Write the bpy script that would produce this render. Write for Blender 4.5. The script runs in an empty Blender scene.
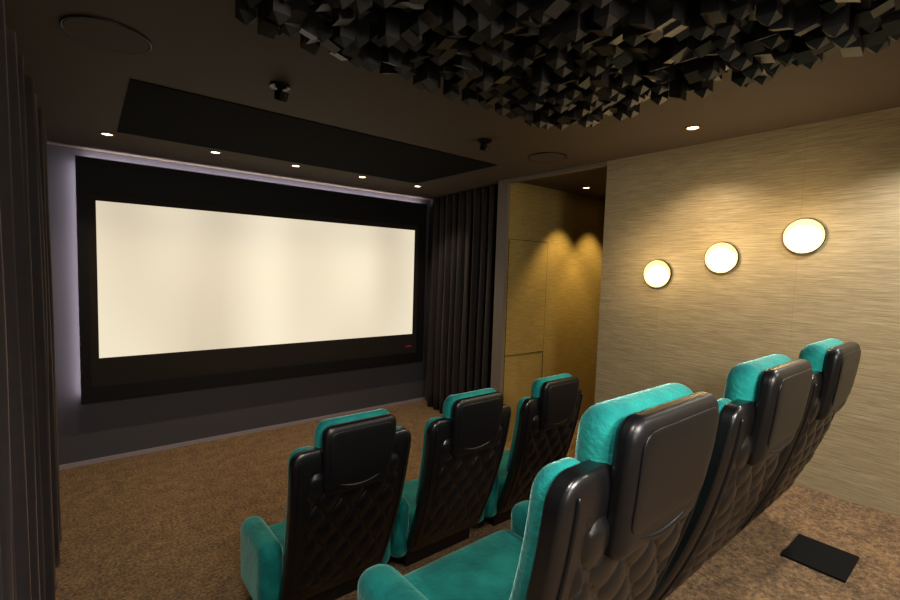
import bpy, bmesh, math, random
from mathutils import Vector, Matrix
random.seed(7)
S=bpy.context.scene
C=bpy.context.collection
S.view_settings.view_transform='Standard'

# ---------------------------------------------------------------- materials
def srgb(r,g,b):
    f=lambda c:(c/255/12.92) if c/255<=0.04045 else ((c/255+0.055)/1.055)**2.4
    return (f(r),f(g),f(b),1)
def mat(name,col,rough=.6,metal=0,noise=None,bump=0,bscale=50,sheen=0,sheencol=None,emit=None,estr=0,spec=.5,coat=0):
    m=bpy.data.materials.new(name);m.use_nodes=True
    nt=m.node_tree;b=nt.nodes['Principled BSDF']
    b.inputs['Base Color'].default_value=col
    b.inputs['Roughness'].default_value=rough
    b.inputs['Metallic'].default_value=metal
    b.inputs['Specular IOR Level'].default_value=spec
    b.inputs['Coat Weight'].default_value=coat
    if sheen:
        b.inputs['Sheen Weight'].default_value=sheen
        b.inputs['Sheen Roughness'].default_value=.35
        if sheencol: b.inputs['Sheen Tint'].default_value=sheencol
    if emit:
        b.inputs['Emission Color'].default_value=emit
        b.inputs['Emission Strength'].default_value=estr
    tc=nt.nodes.new('ShaderNodeTexCoord')
    if noise:
        n=nt.nodes.new('ShaderNodeTexNoise');n.inputs['Scale'].default_value=noise[0];n.inputs['Detail'].default_value=4
        nt.links.new(tc.outputs['Object'],n.inputs['Vector'])
        r=nt.nodes.new('ShaderNodeValToRGB')
        r.color_ramp.elements[0].position=.3;r.color_ramp.elements[1].position=.7
        r.color_ramp.elements[0].color=noise[1];r.color_ramp.elements[1].color=noise[2]
        nt.links.new(n.outputs['Fac'],r.inputs['Fac']);nt.links.new(r.outputs['Color'],b.inputs['Base Color'])
    if bump:
        n2=nt.nodes.new('ShaderNodeTexNoise');n2.inputs['Scale'].default_value=bscale;n2.inputs['Detail'].default_value=3
        nt.links.new(tc.outputs['Object'],n2.inputs['Vector'])
        bp=nt.nodes.new('ShaderNodeBump');bp.inputs['Strength'].default_value=bump;bp.inputs['Distance'].default_value=.02
        nt.links.new(n2.outputs['Fac'],bp.inputs['Height']);nt.links.new(bp.outputs['Normal'],b.inputs['Normal'])
    return m
def grasscloth(name,c1,c2,c3,horiz):
    m=bpy.data.materials.new(name);m.use_nodes=True;nt=m.node_tree;b=nt.nodes['Principled BSDF'];L=nt.links.new
    tc=nt.nodes.new('ShaderNodeTexCoord')
    def streak(sa,sz,detail=4):
        mp=nt.nodes.new('ShaderNodeMapping');sc=[sa,sa,sz];mp.inputs['Scale'].default_value=sc
        L(tc.outputs['Object'],mp.inputs['Vector'])
        n=nt.nodes.new('ShaderNodeTexNoise');n.inputs['Scale'].default_value=1;n.inputs['Detail'].default_value=detail;n.inputs['Roughness'].default_value=.65
        L(mp.outputs['Vector'],n.inputs['Vector']);return n
    n1=streak(5,130);n2=streak(12,320,2);n3=streak(.8,3)
    r=nt.nodes.new('ShaderNodeValToRGB');e=r.color_ramp.elements
    e[0].position=.32;e[0].color=c1;e[1].position=.68;e[1].color=c3;x=e.new(.5);x.color=c2
    a1=nt.nodes.new('ShaderNodeMath');a1.operation='MULTIPLY';a1.inputs[1].default_value=.6;L(n1.outputs['Fac'],a1.inputs[0])
    a2=nt.nodes.new('ShaderNodeMath');a2.operation='MULTIPLY_ADD';a2.inputs[1].default_value=.33;L(n2.outputs['Fac'],a2.inputs[0]);L(a1.outputs[0],a2.inputs[2])
    a3=nt.nodes.new('ShaderNodeMath');a3.operation='MULTIPLY_ADD';a3.inputs[1].default_value=.07;L(n3.outputs['Fac'],a3.inputs[0]);L(a2.outputs[0],a3.inputs[2])
    L(a3.outputs[0],r.inputs['Fac'])
    sep=nt.nodes.new('ShaderNodeSeparateXYZ');L(tc.outputs['Object'],sep.inputs[0])
    md=nt.nodes.new('ShaderNodeMath');md.operation='PINGPONG';md.inputs[1].default_value=.455;L(sep.outputs[horiz],md.inputs[0])
    lt=nt.nodes.new('ShaderNodeMath');lt.operation='LESS_THAN';lt.inputs[1].default_value=.0025;L(md.outputs[0],lt.inputs[0])
    mm=nt.nodes.new('ShaderNodeMix');mm.data_type='RGBA';mm.blend_type='MULTIPLY'
    ms=nt.nodes.new('ShaderNodeMath');ms.operation='MULTIPLY';ms.inputs[1].default_value=.14;L(lt.outputs[0],ms.inputs[0])
    L(ms.outputs[0],mm.inputs[0]);L(r.outputs['Color'],mm.inputs[6]);mm.inputs[7].default_value=(.2,.16,.12,1)
    L(mm.outputs[2],b.inputs['Base Color'])
    b.inputs['Roughness'].default_value=.5;b.inputs['Specular IOR Level'].default_value=.4
    bp=nt.nodes.new('ShaderNodeBump');bp.inputs['Strength'].default_value=.22;bp.inputs['Distance'].default_value=.01
    L(a3.outputs[0],bp.inputs['Height']);L(bp.outputs['Normal'],b.inputs['Normal'])
    return m
def carpet_mat():
    m=bpy.data.materials.new('shag_carpet');m.use_nodes=True;nt=m.node_tree;b=nt.nodes['Principled BSDF'];L=nt.links.new
    tc=nt.nodes.new('ShaderNodeTexCoord')
    n=nt.nodes.new('ShaderNodeTexNoise');n.inputs['Scale'].default_value=50;n.inputs['Detail'].default_value=6;n.inputs['Roughness'].default_value=.8
    g=nt.nodes.new('ShaderNodeTexNoise');g.inputs['Scale'].default_value=9;g.inputs['Detail'].default_value=3
    L(tc.outputs['Object'],n.inputs['Vector']);L(tc.outputs['Object'],g.inputs['Vector'])
    ma=nt.nodes.new('ShaderNodeMath');ma.operation='MULTIPLY_ADD';ma.inputs[1].default_value=.16;L(g.outputs['Fac'],ma.inputs[0]);
    mb=nt.nodes.new('ShaderNodeMath');mb.operation='MULTIPLY';mb.inputs[1].default_value=.84;L(n.outputs['Fac'],mb.inputs[0]);L(mb.outputs[0],ma.inputs[2])
    r=nt.nodes.new('ShaderNodeValToRGB');e=r.color_ramp.elements
    e[0].position=.38;e[0].color=srgb(62,44,26);e[1].position=.62;e[1].color=srgb(172,137,92);x=e.new(.5);x.color=srgb(120,91,58)
    L(ma.outputs[0],r.inputs['Fac']);L(r.outputs['Color'],b.inputs['Base Color'])
    b.inputs['Roughness'].default_value=1;b.inputs['Specular IOR Level'].default_value=.1
    b.inputs['Sheen Weight'].default_value=.1
    bp=nt.nodes.new('ShaderNodeBump');bp.inputs['Strength'].default_value=1;bp.inputs['Distance'].default_value=.03
    L(ma.outputs[0],bp.inputs['Height']);L(bp.outputs['Normal'],b.inputs['Normal'])
    return m

M_carpet=carpet_mat()
M_wallpaper=grasscloth('grasscloth_wallpaper',srgb(117,104,79),srgb(147,132,103),srgb(173,158,127),1)
M_alcove=grasscloth('grasscloth_warm_lit',srgb(118,98,52),srgb(146,124,70),srgb(170,148,90),0)  # same wallpaper, warm downlight tint put into the colour
M_ceiling=mat('ceiling_paint_brown',srgb(80,68,58),.75,bump=.05,bscale=120,spec=.3)
M_panel=mat('ceiling_black_fabric',srgb(14,12,11),.95,spec=.1)
M_screenwall=mat('screen_wall_paint',srgb(62,59,65),.75)
M_frame=mat('screen_frame_velour',srgb(12,10,10),.7,spec=.2)
M_mask=mat('screen_masking',srgb(36,31,28),.9,spec=.15)
M_curtain=mat('curtain_velvet',srgb(26,19,18),.9,sheen=.3,sheencol=srgb(140,110,98),noise=(14,srgb(18,13,13),srgb(30,22,21)))
M_foam=mat('diffuser_block',srgb(22,20,19),.42,noise=(9,srgb(18,17,16),srgb(30,27,26)),spec=.5)
M_black=mat('chair_black_leather',srgb(11,11,13),.3,bump=.03,bscale=260,spec=.65)
M_blackp=mat('chair_black_panel',srgb(11,11,13),.36,spec=.4,bump=.03,bscale=300)
M_teal=mat('teal_velvet',srgb(10,112,108),.85,noise=(9,srgb(4,92,92),srgb(24,134,126)),bump=.25,bscale=60,sheen=.75,sheencol=srgb(175,230,220),spec=.2)
M_metal=mat('dark_metal',srgb(30,28,27),.4,metal=.6)
M_ring=mat('downlight_bezel',srgb(120,110,98),.4)
M_bulb=mat('warm_led',srgb(255,230,190),.5,emit=srgb(255,222,170),estr=9)
M_lampin=mat('wall_lamp_diffuser',srgb(255,238,205),.6,emit=srgb(255,232,185),estr=1.0)
M_lampbowl=mat('wall_lamp_bowl',srgb(246,215,160),.5,emit=srgb(255,205,130),estr=.4)
M_stud=mat('stud_metal',srgb(95,95,98),.25,metal=.9)
M_mat=mat('black_floor_vent',srgb(6,6,6),.85,spec=.15)
M_red=mat('badge_red',srgb(190,30,30),.5)
M_trim=mat('pale_trim',srgb(108,98,88),.6)
M_base=mat('baseboard_glow_tint',srgb(140,130,136),.5)  # faint glow along the wall base put into a brighter trim colour
M_grille=mat('speaker_grille',srgb(70,59,50),.8,bump=.2,bscale=400)
def screen_mat():
    m=bpy.data.materials.new('projection_screen');m.use_nodes=True;nt=m.node_tree;b=nt.nodes['Principled BSDF'];L=nt.links.new
    tc=nt.nodes.new('ShaderNodeTexCoord');mp=nt.nodes.new('ShaderNodeMapping');mp.inputs['Scale'].default_value=(1.3,1,.35)
    L(tc.outputs['Object'],mp.inputs['Vector'])
    n=nt.nodes.new('ShaderNodeTexNoise');n.inputs['Scale'].default_value=1.1;n.inputs['Detail'].default_value=0;L(mp.outputs['Vector'],n.inputs['Vector'])
    r=nt.nodes.new('ShaderNodeValToRGB');e=r.color_ramp.elements
    e[0].position=.3;e[0].color=srgb(214,200,174);e[1].position=.65;e[1].color=srgb(248,236,208)
    L(n.outputs['Fac'],r.inputs['Fac']);L(r.outputs['Color'],b.inputs['Emission Color'])  # light falling on the screen, with its soft lobes, put into emission
    b.inputs['Base Color'].default_value=srgb(130,127,122);b.inputs['Emission Strength'].default_value=.88
    b.inputs['Roughness'].default_value=.9
    return m
M_screen=screen_mat()

# ---------------------------------------------------------------- helpers
def obj(name,bm,m,parent=None,smooth=False,loc=None):
    me=bpy.data.meshes.new(name);bm.normal_update();bm.to_mesh(me);bm.free()
    if m: me.materials.append(m)
    o=bpy.data.objects.new(name,me);C.objects.link(o)
    if smooth:
        for p in me.polygons:p.use_smooth=True
    if parent:o.parent=parent
    if loc:o.location=loc
    return o
def empty(name,loc=(0,0,0)):
    o=bpy.data.objects.new(name,None);o.empty_display_size=.1;C.objects.link(o);o.location=loc;return o
def addbox(bm,x0,x1,y0,y1,z0,z1):
    r=bmesh.ops.create_cube(bm,size=1)
    bmesh.ops.transform(bm,matrix=Matrix.Translation(((x0+x1)/2,(y0+y1)/2,(z0+z1)/2))@Matrix.Diagonal((x1-x0,y1-y0,z1-z0,1)),verts=r['verts'])
    return r['verts']
def box(name,x0,x1,y0,y1,z0,z1,m,parent=None,bevel=0):
    bm=bmesh.new();addbox(bm,x0,x1,y0,y1,z0,z1)
    if bevel:bmesh.ops.bevel(bm,geom=bm.edges[:],offset=bevel,segments=4,affect='EDGES',profile=.5)
    return obj(name,bm,m,parent,bool(bevel>.03))
def addrbox(bm,c,h,r,k=4,mid=8,fn=None):
    r=[min(r[i],h[i]*.999) for i in range(3)]
    ax=[]
    for i in range(3):
        a=[-h[i]+r[i]*(1-math.cos(math.pi/2*j/k)) for j in range(k)]
        b=[-(h[i]-r[i])+2*(h[i]-r[i])*j/mid for j in range(mid+1)]
        ax.append(a+b+[-q for q in a[::-1]])
    cache={}
    def V(p):
        key=tuple(round(q,6) for q in p)
        if key in cache:return cache[key]
        core=[max(-(h[i]-r[i]),min(h[i]-r[i],p[i])) for i in range(3)]
        d=[(p[i]-core[i])/r[i] for i in range(3)]
        l=math.sqrt(sum(q*q for q in d)) or 1
        q=[core[i]+r[i]*d[i]/l+c[i] for i in range(3)]
        if fn:q=fn(*q)
        v=bm.verts.new(q);cache[key]=v;return v
    for i in range(3):
        j,kk=(i+1)%3,(i+2)%3
        for s in(-1,1):
            A,B=ax[j],ax[kk]
            for a in range(len(A)-1):
                for b in range(len(B)-1):
                    pts=[]
                    for (u,w) in((a,b),(a+1,b),(a+1,b+1),(a,b+1)):
                        p=[0,0,0];p[i]=s*h[i];p[j]=A[u];p[kk]=B[w];pts.append(V(p))
                    if s<0:pts.reverse()
                    pts2=[]
                    for q in pts:
                        if q not in pts2:pts2.append(q)
                    if len(pts2)>2:
                        try:bm.faces.new(pts2)
                        except ValueError:pass
def addcyl(bm,c,r1,r2,depth,axis='Z',seg=32,caps=True):
    r=bmesh.ops.create_cone(bm,cap_ends=caps,segments=seg,radius1=r1,radius2=r2,depth=depth)
    R=Matrix.Identity(4)
    if axis=='X':R=Matrix.Rotation(math.pi/2,4,'Y')
    if axis=='Y':R=Matrix.Rotation(math.pi/2,4,'X')
    bmesh.ops.transform(bm,matrix=Matrix.Translation(c)@R,verts=r['verts'])
def addtorus(bm,c,R,r,axis='Z',seg=40,ms=10):
    rings=[]
    for i in range(seg):
        t=2*math.pi*i/seg;ring=[]
        for j in range(ms):
            p=2*math.pi*j/ms
            x=(R+r*math.cos(p))*math.cos(t);y=(R+r*math.cos(p))*math.sin(t);z=r*math.sin(p)
            if axis=='X':q=(z,x,y)
            elif axis=='Y':q=(x,z,y)
            else:q=(x,y,z)
            ring.append(bm.verts.new((q[0]+c[0],q[1]+c[1],q[2]+c[2])))
        rings.append(ring)
    for i in range(seg):
        A=rings[i];B=rings[(i+1)%seg]
        for j in range(ms):bm.faces.new((A[j],A[(j+1)%ms],B[(j+1)%ms],B[j]))

# ---------------------------------------------------------------- room
H=3.0;XL=-.40;XR=3.642;YS=5.50;XF=3.98;YB0=-1.6;YA=2.354;YB=3.585;XE=5.75
box('floor',XL-.1,XE+.1,YB0-.1,YS+.1,-.1,0,M_carpet)
box('ceiling',XL-.1,XE+.1,YB0-.1,YS+.1,H,H+.1,M_ceiling)
box('wall_screen',XL-.1,XF+.1,YS,YS+.1,0,H,M_screenwall)
box('wall_left',XL-.1,XL,YB0,YS,0,H,M_screenwall)
box('wall_right',XR,XR+.11,YB0,YA,0,H,M_wallpaper)
box('wall_right_front',XF,XF+.1,YB+.12,YS,0,H,M_screenwall)
box('wall_alcove',XR,XE,YB,YB+.12,0,H,M_alcove)
box('wall_alcove_side',XR+.11,XE,YA-.6,YA-.5,0,H,M_alcove)
box('wall_alcove_end',XE,XE+.1,YA-.6,YB+.12,0,H,mat('dark_brown_paint',srgb(60,46,36),.8))
box('wall_back',XL-.1,XR+.1,YB0-.1,YB0,0,H,M_wallpaper)
box('baseboard_screen',XL,XF,YS-.015,YS,0,.04,M_base)
box('trim_jamb',XR-.012,XR+.03,YB-.02,YB+.13,0,H,M_trim)
box('trim_header',XR-.01,XR+.05,YA,YB-.02,H-.035,H-.001,M_trim)
ZT=.65
pl=empty('seating_platform')
box('tier',XL+.002,XR-.002,YB0+.002,1.42,.001,ZT,M_carpet,pl,.012)
box('aisle_step_1',3.12,XR-.003,1.42,1.72,.002,.43,M_carpet,pl,.02)
box('aisle_step_2',3.12,XR-.003,1.72,2.02,.002,.21,M_carpet,pl,.02)
box('floor_vent',2.62,2.91,.38,.62,ZT+.0005,ZT+.012,M_mat)

# ---------------------------------------------------------------- ceiling features
box('trim_ceiling_panel',.21,3.07,3.166,4.524,H-.006,H-.0005,M_panel)
def downlight(x,y,e=14,ang=75,col=(1,.78,.52)):
    g=empty('downlight',(x,y,H))
    bm=bmesh.new();addtorus(bm,(0,0,-.004),.042,.007);obj('bezel',bm,M_ring,g,True)
    bm=bmesh.new();addcyl(bm,(0,0,-.004),.034,.034,.006);obj('lens',bm,M_bulb,g)
    l=bpy.data.lights.new('downlight_lamp','SPOT');l.energy=e;l.color=col;l.spot_size=math.radians(ang);l.spot_blend=.6;l.shadow_soft_size=.03
    o=bpy.data.objects.new('lamp',l);C.objects.link(o);o.parent=g;o.location=(0,0,-.02)
for x in(.15,.94,1.68,2.43,3.18):downlight(x,4.66,46,110,(1,.8,.56))
downlight(3.20,1.434,50,120)
downlight(4.58,3.22,130,80,(1,.72,.32));downlight(5.22,3.22,130,80,(1,.72,.32))
for x in(.1,3.1):downlight(x,.2,110,130,(1,.94,.85))  # extra fixtures out of view, added to brighten the seating
for x in(.3,1.6,2.9):downlight(x,-1.0,110,150,(1,.94,.85))  # unseen fixtures behind the camera, added as general fill light
for x,y in((.095,2.635),(3.16,2.64)):
    g=empty('ceiling_speaker',(x,y,H))
    bm=bmesh.new();addcyl(bm,(0,0,-.005),.155,.155,.008,seg=48);obj('grille',bm,M_grille,g)
    bm=bmesh.new();addtorus(bm,(0,0,-.004),.162,.005,seg=64);obj('rim',bm,M_metal,g,True)
for x,y in((.869,2.668),(2.42,2.645)):
    g=empty('ceiling_spotlight',(x,y,H))
    bm=bmesh.new();addcyl(bm,(0,0,-.008),.055,.055,.014);addcyl(bm,(0,0,-.03),.015,.015,.04);obj('mount',bm,M_metal,g,False)
    bm=bmesh.new();addcyl(bm,(0,0,0),.034,.040,.045);
    h=obj('head',bm,M_metal,g);h.location=(.01,.01,-.055);h.rotation_euler=(math.radians(25),0,0)
bm=bmesh.new()
s=.060
def inside(x,y):
    cx,cy=2.32-.25,1.85-.25
    if x>cx and y>cy: return (x-cx)**2+(y-cy)**2<.25**2
    return True
ix=0;x=.47
while x<2.33:
    y=-1.3
    while y<1.86:
        if inside(x,y):
            hh=random.choice((.05,.08,.11,.14,.16))+random.uniform(-.004,.004)
            edge=min(2.37-x,1.91-y,x-.40)
            hh=min(hh,.06+edge*.9)
            w=s*.49
            kx,ky=random.choice(((.4,0),(-.4,0),(0,.4),(0,-.4),(.25,.25),(-.25,.25),(.25,-.25),(-.25,-.25)))
            pyr=random.random()<.45
            top=[];mid=[]
            for a,b in((-1,-1),(1,-1),(1,1),(-1,1)):
                top.append(bm.verts.new((x+a*w,y+b*w,H-.0005)))
                mid.append(bm.verts.new((x+a*w,y+b*w,H-hh+(0 if pyr else (kx*a+ky*b)*w))))
            bm.faces.new(top)
            for i in range(4):
                j=(i+1)%4
                bm.faces.new((top[i],top[j],mid[j],mid[i]))
            if pyr:
                v=bm.verts.new((x,y,H-hh-w*.95))
                for i in range(4):bm.faces.new((mid[i],mid[(i+1)%4],v))
            else:bm.faces.new(mid)
        y+=s
    x+=s;ix+=1
addbox(bm,.45,2.07,-1.34,1.86,H-.018,H-.0007);addbox(bm,2.07,2.33,-1.34,1.6,H-.018,H-.0007)
bmesh.ops.recalc_face_normals(bm,faces=bm.faces[:])
obj('acoustic_ceiling_diffuser',bm,M_foam)

# ---------------------------------------------------------------- projection screen
g=empty('projection_screen')
fx0,fx1,fz0,fz1=-.062,3.860,.621,2.918;yf=5.40
ix0,ix1,iz0,iz1=.02,3.74,.80,2.66
bm=bmesh.new()
for q in((fx0,ix0,fz0,fz1),(ix1,fx1,fz0,fz1),(ix0,ix1,fz0,iz0-.03),(ix0,ix1,2.60,fz1)):
    addbox(bm,q[0],q[1],yf-.0,yf+.04,q[2],q[3])
obj('frame',bm,M_frame,g)
bm=bmesh.new()
addbox(bm,ix0,.079,yf+.018,yf+.039,iz0-.03,2.60);addbox(bm,3.678,ix1,yf+.018,yf+.039,iz0-.03,2.60)
addbox(bm,.079,3.678,yf+.018,yf+.039,iz0-.03,1.041);addbox(bm,.079,3.678,yf+.018,yf+.039,2.533,2.60)
obj('masking',bm,M_mask,g)
box('screen_surface',.079,3.678,yf+.03,yf+.039,1.041,2.533,M_screen,g)
box('badge',3.56,3.66,yf+.012,yf+.019,.86,.875,M_red,g)
box('rear_housing',.2,3.6,yf+.041,YS-.001,.8,2.7,M_frame,g)
def area(name,loc,normal,long,ln,wd,e,col):
    l=bpy.data.lights.new(name,'AREA');l.shape='RECTANGLE';l.size=ln;l.size_y=wd;l.energy=e;l.color=col
    o=bpy.data.objects.new(name,l);C.objects.link(o)
    n=Vector(normal).normalized();X=Vector(long).normalized();Z=-n;Y=Z.cross(X)
    m=Matrix((X,Y,Z)).transposed().to_4x4();m.translation=loc;o.matrix_world=m
area('backlight_top',(1.9,5.445,2.90),(0,.1,1),(1,0,0),3.8,.03,18,(1,.91,.97))
area('backlight_left',(-.04,5.445,1.78),(-1,.1,0),(0,0,1),2.2,.03,9,(.98,.89,1))

# ---------------------------------------------------------------- curtains
def curtain(name,path,z0,z1,amp,wave):
    P=[Vector((a[0],a[1])) for a in path]
    pts=[];d=0
    for a,b in zip(P[:-1],P[1:]):
        n=max(2,int((b-a).length/.010))
        for i in range(n):
            q=a.lerp(b,i/n);t=(b-a).normalized();pts.append((q,Vector((-t.y,t.x)),d+(b-a).length*i/n))
        d+=(b-a).length
    bm=bmesh.new();prev=None;rows=14
    for q,nn,dd in pts:
        col=[]
        for r in range(rows+1):
            z=z0+(z1-z0)*r/rows
            k=.6+.4*(1-r/rows)
            ph=dd/wave*2*math.pi
            off=amp*k*(math.sin(ph+.25*math.sin(r*.5))+.35*math.sin(ph*.5+1.3+r*.05)+.2*math.sin(ph*2.3))
            al=amp*.35*math.cos(ph*1.0+1)
            t=Vector((nn.y,-nn.x))
            pp=q+nn*off+t*al
            col.append(bm.verts.new((pp.x,pp.y,z)))
        if prev:
            for r in range(rows):bm.faces.new((prev[r],col[r],col[r+1],prev[r+1]))
        prev=col
    o=obj(name,bm,M_curtain,None,True)
    md=o.modifiers.new('s','SOLIDIFY');md.thickness=.006
    return o
curtain('velvet_curtain',[(-.26,1.52),(-.25,2.4),(-.235,3.4),(-.245,4.45)],.01,2.88,.055,.15)
curtain('velvet_curtain',[(3.88,5.30),(3.80,4.6),(3.72,3.75)],.01,H-.02,.05,.16)

# ---------------------------------------------------------------- alcove hidden door (panel lines)
g=empty('door_1')
xa,xb=3.70,4.37;t=.006
bm=bmesh.new()
for q in((xa,xa+t,.0,2.35),(xb,xb+t,.0,2.35),(xa,xb,2.35,2.35+t),(xa,xb,1.02,1.02+t)):
    addbox(bm,q[0],q[1],YB-.0035,YB-.0005,q[2]+.001,q[3])
obj('shadow_gap',bm,M_frame,g)
box('leaf',xa+t,xb,YB-.005,YB-.0006,1.028,2.348,M_alcove,g)

# ---------------------------------------------------------------- wall lamps
for y,z in((1.83,2.01),(1.36,2.14),(.88,2.28)):
    g=empty('wall_lamp',(XR,y,z))
    R=.112
    bm=bmesh.new();addtorus(bm,(-.026,0,0),R,.0022,axis='X',seg=56);
    addcyl(bm,(-.014,0,0),R,R,.026,axis='X',seg=56,caps=False);obj('rim',bm,M_metal,g,True)
    bm=bmesh.new();prev=None;N=48
    for i in range(9):
        rr=R*(1-i/9*.999);dx=-.026+.02*(1-(rr/R)**2)
        ring=[bm.verts.new((dx,rr*math.cos(2*math.pi*j/N),rr*math.sin(2*math.pi*j/N))) for j in range(N)]
        if prev:
            for j in range(N):bm.faces.new((prev[j],prev[(j+1)%N],ring[(j+1)%N],ring[j]))
        prev=ring
    bm.faces.new(prev);obj('dish',bm,M_lampbowl,g,True)
    bm=bmesh.new();addrbox(bm,(-.020,0,-.018),(.008,.098,.088),(.008,.096,.086),k=6,mid=2);obj('diffuser',bm,M_lampin,g,True)
    l=bpy.data.lights.new('wl','POINT');l.energy=5;l.color=(1,.74,.38);l.shadow_soft_size=.05
    o=bpy.data.objects.new('lamp_glow',l);C.objects.link(o);o.parent=g;o.location=(-.26,0,.04)

# ---------------------------------------------------------------- cinema chairs
TOP=1.21
def lean(x,y,z):
    k=max(0,TOP-z)
    w=1-.08*max(0,min(1,(1.05-z)/.8))
    return (x*w,y+.04*k+.20*k*k,z)
parts=[]
def part(name,m,build,smooth=True):
    bm=bmesh.new();build(bm);bmesh.ops.recalc_face_normals(bm,faces=bm.faces[:]);me=bpy.data.meshes.new(name);bm.to_mesh(me);bm.free();me.materials.append(m)
    if smooth:
        for p in me.polygons:p.use_smooth=True
    parts.append((name,me))
part('back_shell',M_black,lambda bm:addrbox(bm,(0,.03,.605),(.345,.035,.485),(.06,.02,.08),5,16,lean))
def quilt(bm):
    nx,nz=110,150;g=[]
    for i in range(nx+1):
        row=[]
        for j in range(nz+1):
            u=i/nx*2-1;z=.16+j/nz*.875;x=u*.29
            a=x/.145;b=(z-.3)/.20
            p=abs(math.sin(math.pi*(a+b)/1)*math.sin(math.pi*(a-b)/1))**.3
            e=min(1,(1-abs(u))*8,(j/nz)*9,(1-j/nz)*9)
            row.append(bm.verts.new(lean(x,.008-.030*p*max(0,e)+.002*(1-max(0,e)),z)))
        g.append(row)
    for i in range(nx):
        for j in range(nz):bm.faces.new((g[i][j],g[i+1][j],g[i+1][j+1],g[i][j+1]))
part('quilted_panel',M_black,quilt)
def studs(bm):
    for n in range(-8,9):
        for mth in range(0,12):
            for half in(0,1):
                x=(n+.5*half)*.145;z=.3+(mth+.5*half)*.20
                if abs(x)<.26 and .25<z<.98:
                    q=lean(x,-.002,z)
                    bmesh.ops.create_icosphere(bm,subdivisions=2,radius=.004,matrix=Matrix.Translation(q))
part('studs',M_stud,studs)
def piping(bm):
    for sx in(-1,1):
        addrbox(bm,(sx*.308,-.004,.62),(.006,.006,.43),(.006,.006,.03),3,14,lean)
part('piping',M_blackp,piping)
def hfn(x,y,z):
    x*=1-.10*max(0,(1.10-z)/.27)
    return lean(x,y,z)
part('headrest_shell',M_blackp,lambda bm:addrbox(bm,(0,-.018,1.02),(.207,.032,.19),(.05,.025,.055),6,10,hfn))
def inner(bm):
    addrbox(bm,(0,-.049,1.045),(.18,.005,.135),(.04,.004,.045),5,8,hfn)
    rings=[]
    for k in range(25):
        t=-1+2*k/24
        x=t*.16;z=.865+.045*t*t;r=.014*(1-.75*abs(t)**2)
        rings.append([bm.verts.new(hfn(x,-.045+r*.8*math.cos(q*math.pi/4),z+r*math.sin(q*math.pi/4))) for q in range(8)])
    for A,B in zip(rings[:-1],rings[1:]):
        for j in range(8):bm.faces.new((A[j],A[(j+1)%8],B[(j+1)%8],B[j]))
part('headrest_inlay',M_blackp,inner)
part('headrest_cushion',M_teal,lambda bm:addrbox(bm,(0,.052,1.05),(.216,.052,.168),(.055,.05,.07),6,8,hfn))
def cush(bm):
    for sx in(-1,1):
        addrbox(bm,(sx*.266,.072,.785),(.072,.038,.305),(.05,.036,.07),5,10,lean)
    addrbox(bm,(0,.09,.73),(.22,.055,.30),(.05,.05,.06),5,10,lean)
part('back_cushion',M_teal,cush)
def seat(bm):
    addrbox(bm,(0,.49,.30),(.285,.26,.08),(.06,.07,.06),5,8)
    addrbox(bm,(0,.70,.19),(.28,.05,.14),(.05,.045,.05),5,8)
part('seat_cushion',M_teal,seat)
def arms(bm):
    for sx in(-1,1):
        def f(x,y,z):
            return (x,y,z-.05*max(0,(y-.35)))
        addrbox(bm,(sx*.342,.515,.295),(.067,.235,.20),(.06,.08,.065),6,8,f)
part('armrests',M_teal,arms)
part('base',M_black,lambda bm:addbox(bm,-.28,.28,.34,.68,.0,.26),False)
def chair(x,y,z,sz=1):
    g=empty('cinema_recliner_chair',(x,y,z));g.scale=(1,1,sz)
    for n,me in parts:
        o=bpy.data.objects.new(n,me);C.objects.link(o);o.parent=g
for x in(1.09,1.91,2.73):chair(x,2.07,0.001)
for x in(1.03,1.85,2.66):chair(x,.48,ZT+.001,.877)

# ---------------------------------------------------------------- lighting
w=bpy.data.worlds.new('World');S.world=w;w.use_nodes=True
w.node_tree.nodes['Background'].inputs[0].default_value=(.6,.55,.6,1);w.node_tree.nodes['Background'].inputs[1].default_value=.1
def spot(name,loc,tgt,e,col,size,ang):
    l=bpy.data.lights.new(name,'SPOT');l.energy=e;l.color=col;l.shadow_soft_size=size;l.spot_size=math.radians(ang);l.spot_blend=.8
    o=bpy.data.objects.new(name,l);C.objects.link(o);o.location=loc
    o.rotation_euler=(Vector(tgt)-Vector(loc)).to_track_quat('-Z','Y').to_euler();return o
spot('rear_fill_spot',(.9,-1.2,2.7),(1.4,2.6,.4),320,(1,.94,.86),.25,120)  # added fill spot aimed at the seats, no projector modelled
l=bpy.data.lights.new('rear_fill_light','POINT');l.energy=22;l.color=(1,.97,.93);l.shadow_soft_size=.2  # added fill behind the camera standing in for bounced light, no fixture
o=bpy.data.objects.new('rear_fill_light',l);C.objects.link(o);o.location=(.2,-1.2,1.9)

# ---------------------------------------------------------------- camera
cam=bpy.data.cameras.new('camera');cam.sensor_width=36;cam.lens=453.1/900*36;cam.clip_start=.02
co=bpy.data.objects.new('camera',cam);C.objects.link(co)
a,t,r=.6769,.0683,.0311
F=Vector((math.sin(a)*math.cos(t),math.cos(a)*math.cos(t),-math.sin(t)));R=Vector((math.cos(a),-math.sin(a),0));U=R.cross(F)
R2=R*math.cos(r)+U*math.sin(r);U2=U*math.cos(r)-R*math.sin(r)
m=Matrix((R2,U2,-F)).transposed().to_4x4();m.translation=(0,0,1.997);co.matrix_world=m
S.camera=co
